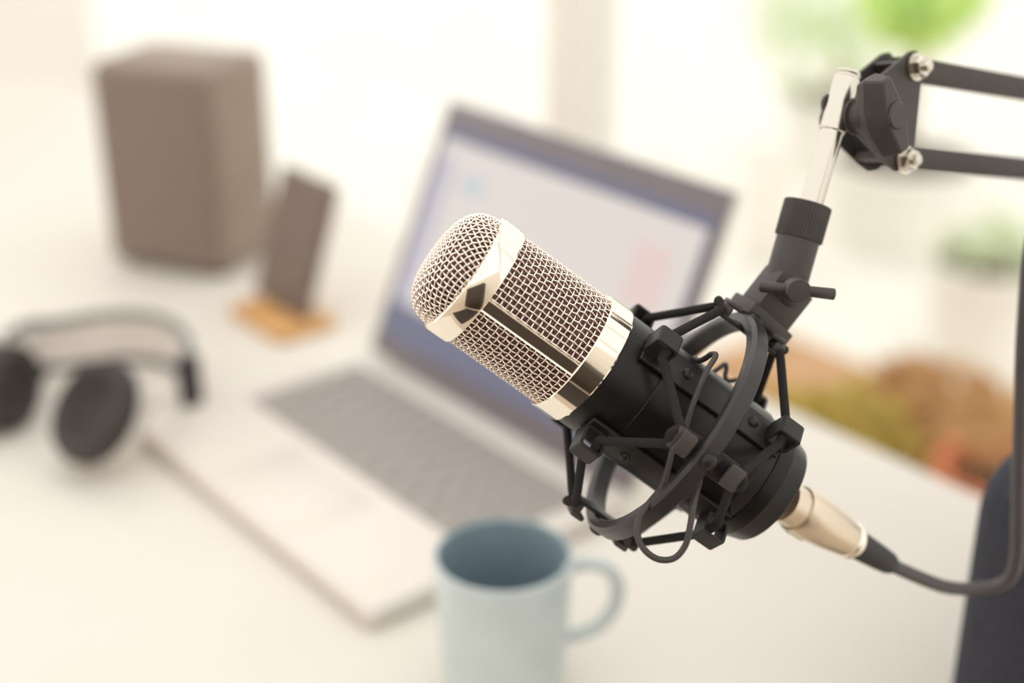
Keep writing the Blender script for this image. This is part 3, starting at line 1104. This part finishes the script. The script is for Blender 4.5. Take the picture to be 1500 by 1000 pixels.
mid_u0 = pl(1338, 98, -GAP / 2)
mid_l0 = pl(1322, 228, -GAP / 2)
adir_u = (pl(1500, 126, -GAP / 2) - mid_u0).normalized()
adir_l = (pl(1500, 246, -GAP / 2) - mid_l0).normalized()
ad = (adir_u + adir_l).normalized()
AL = 0.30
armbar(mid_u0, mid_u0 + adir_u * AL, 0.0088, 'arm_bar')
armbar(mid_l0, mid_l0 + adir_l * AL, 0.0088, 'arm_bar')
# elbow and lower arm, out of frame, down to the desk clamp
eu, el = mid_u0 + adir_u * AL, mid_l0 + adir_l * AL
ec = (eu + el) / 2
MB(frame(ec, z=ad, x=AX)).box((0.009, 0, 0), (0.0015, 0.055, 0.05), bev=0.0005).build('elbow_plate', BLACKA, ba)
MB(frame(ec, z=ad, x=AX)).box((-0.009, 0, 0), (0.0015, 0.055, 0.05), bev=0.0005).build('elbow_plate', BLACKA, ba)
footp = arm_base + ZX * 0.04
for o_ in (-0.014, 0.014):
    p0_ = ec + ad * o_
    p1_ = footp + ad * o_
    MB(frame(p0_, z=(p1_ - p0_), x=AX)).box((0, 0, (p1_ - p0_).length / 2), (0.008, 0.0085, (p1_ - p0_).length), bev=0.0008).build('arm_bar', BLACKA, ba)
cl = MB(Matrix.Translation(arm_base) @ RM.to_3x3().to_4x4())
cl.box((0, 0.0, 0.006), (0.04, 0.05, 0.0115), bev=0.001)
cl.lathe(mm([(0, 11), (12, 11), (12, 44), (10, 46), (0, 46)]), n=32)
cl.build('desk_clamp', BLACKA, ba)


def nut(px, py, off, R, parent, tilt=0):
    c = pl(px, py, off)
    M = frame(c, z=AX, x=UP)
    nb = MB(M)
    nb.lathe(mm([(0, 0), (R * 1.25, 0), (R * 1.25, 0.9), (0, 0.9)]), n=32)
    hx = []
    for z, sc in ((0.9, .97), (1.2, 1), (4.2, 1), (4.6, .93)):
        hx.append([V((R * sc * cos(a), R * sc * sin(a), z)) * .001 for a in [2 * pi * i / 6 + .3 for i in range(6)]])
    nb.loft(hx)
    nb.lathe(mm([(0, 4.6), (R * .50, 4.6), (R * .50, 6.6), (R * .35, 7.0), (0, 7.0)]), n=24)
    nb.build('nut', STEEL, parent, smooth=30)


nut(1340, 98, 0.0004, 4.3, ba)
nut(1324, 234, 0.0004, 4.3, ba)

# wing knob
hub = pl(1251, 171, 0.0)
KM = frame(hub, z=AX, x=dirc(0.37, -0.93, 0.40))
kb_ = MB(KM)
kb_.lathe(mm([(0, 0.2), (6.6, 0.2), (6.9, 0.8), (6.9, 1.4), (5.6, 1.8), (5.4, 9.2), (0, 9.2)]), n=40)
knob = kb_.build('clamp_knob', BLACKA, ba, smooth=35)
out0 = [(17.2, 3.4), (17.2, -3.4), (5, -8.2), (-5, -8.2), (-17.2, -3.4), (-17.2, 3.4), (-5, 8.2), (5, 8.2)]
out0 = [(-15.3, -4.0), (-15.3, 4.0), (-4, 7.9), (4, 7.9), (15.3, 4.0), (15.3, -4.0), (4, -7.9), (-4, -7.9)]
rings = []
for z, su, sv in ((6.5, .70, .74), (8.5, .92, .90), (12.0, 1, 1), (18.5, .93, .66), (19.5, .88, .60)):
    rings.append([V((u * su * (1 if abs(u) > 10 or z < 13 else 1), v * sv, z)) * .001 for u, v in out0])
MB(KM).loft(rings).build('wing', BLACKA, knob, smooth=20, bev=0.0007)
MB(KM).lathe(mm([(0, 19.0), (5.0, 19.0), (5.0, 20.0), (4.6, 20.4), (0, 20.4)]), n=40).build('cap', BLACKA, knob, smooth=30)
# bolt head on the far side of the rod
MB(frame(ptop + PD * 0.012 - AX * 0.004, z=-AX, x=UP)).lathe(mm([(0, 0), (4.2, 0), (4.2, 1.5), (3.2, 2.6), (0, 2.8)]), n=32).build('bolt_head', BLACKA, ba, smooth=40)

# ------------------------------------------------------------------ cable with its plug
c0 = cw(1158, 739, 0.5385)
c1_ = cw(1343, 849, 0.575)
cdv = (c1_ - c0).normalized()
CMX = frame(c0, z=cdv, x=-FW)
cab = empty('microphone_cable', CMX.copy(), 'black cable with brushed nickel plug leaving the back of the microphone', 'cable')
PB = 3.4
MB(CMX).lathe(mm([(0, -4.0), (8.1, -4.0), (8.25, 0)]) + mm([(8.25, 3.2), (9.0, 3.2), (9.35, 3.8), (9.3, 12), (8.9, 20), (7.9, 28), (7.1, 33.2), (6.6, 33.6), (0, 33.6)]), n=64).build('plug_shell', BRUSH, cab, smooth=40)
lt = MB(CMX)
lt.lathe(mm([(0, 33.2), (6.9, 33.2), (7.5, 33.9), (7.7, 35.2), (7.4, 36.6), (6.7, 37.4), (0, 37.4)]), n=48)
lt.build('plug_collar', CHROME, cab, smooth=50)
MB(CMX).box((0.0, 0.0088, 0.0085), (0.004, 0.0022, 0.009), bev=0.0006).build('latch', STEEL, cab)
MB(CMX).lathe(mm([(0, 37.2), (5.9, 37.2), (5.8, 40.0), (5.1, 52), (4.5, 58.5), (3.9, 60.2), (0, 60.5)]), n=40).build('strain_relief', RUBBER, cab, smooth=40)
e0 = CMX @ V((0, 0, 0.057))
path = [e0, CMX @ V((0, 0, 0.062)), cw(1365, 853, .583), cw(1395, 861, .590), cw(1430, 862, .594), cw(1462, 857, .594), cw(1481, 844, .592), cw(1489, 818, .588), cw(1491, 780, .583), cw(1492, 700, .578), cw(1495, 600, .573), cw(1499, 480, .569), cw(1512, 350, .565), cw(1545, 290, .562), cw(1590, 245, .575)]
path = spline(path, 8)
MB().tube(path, 0.0028, n=14).build('cord', CABLE, cab, smooth=80)
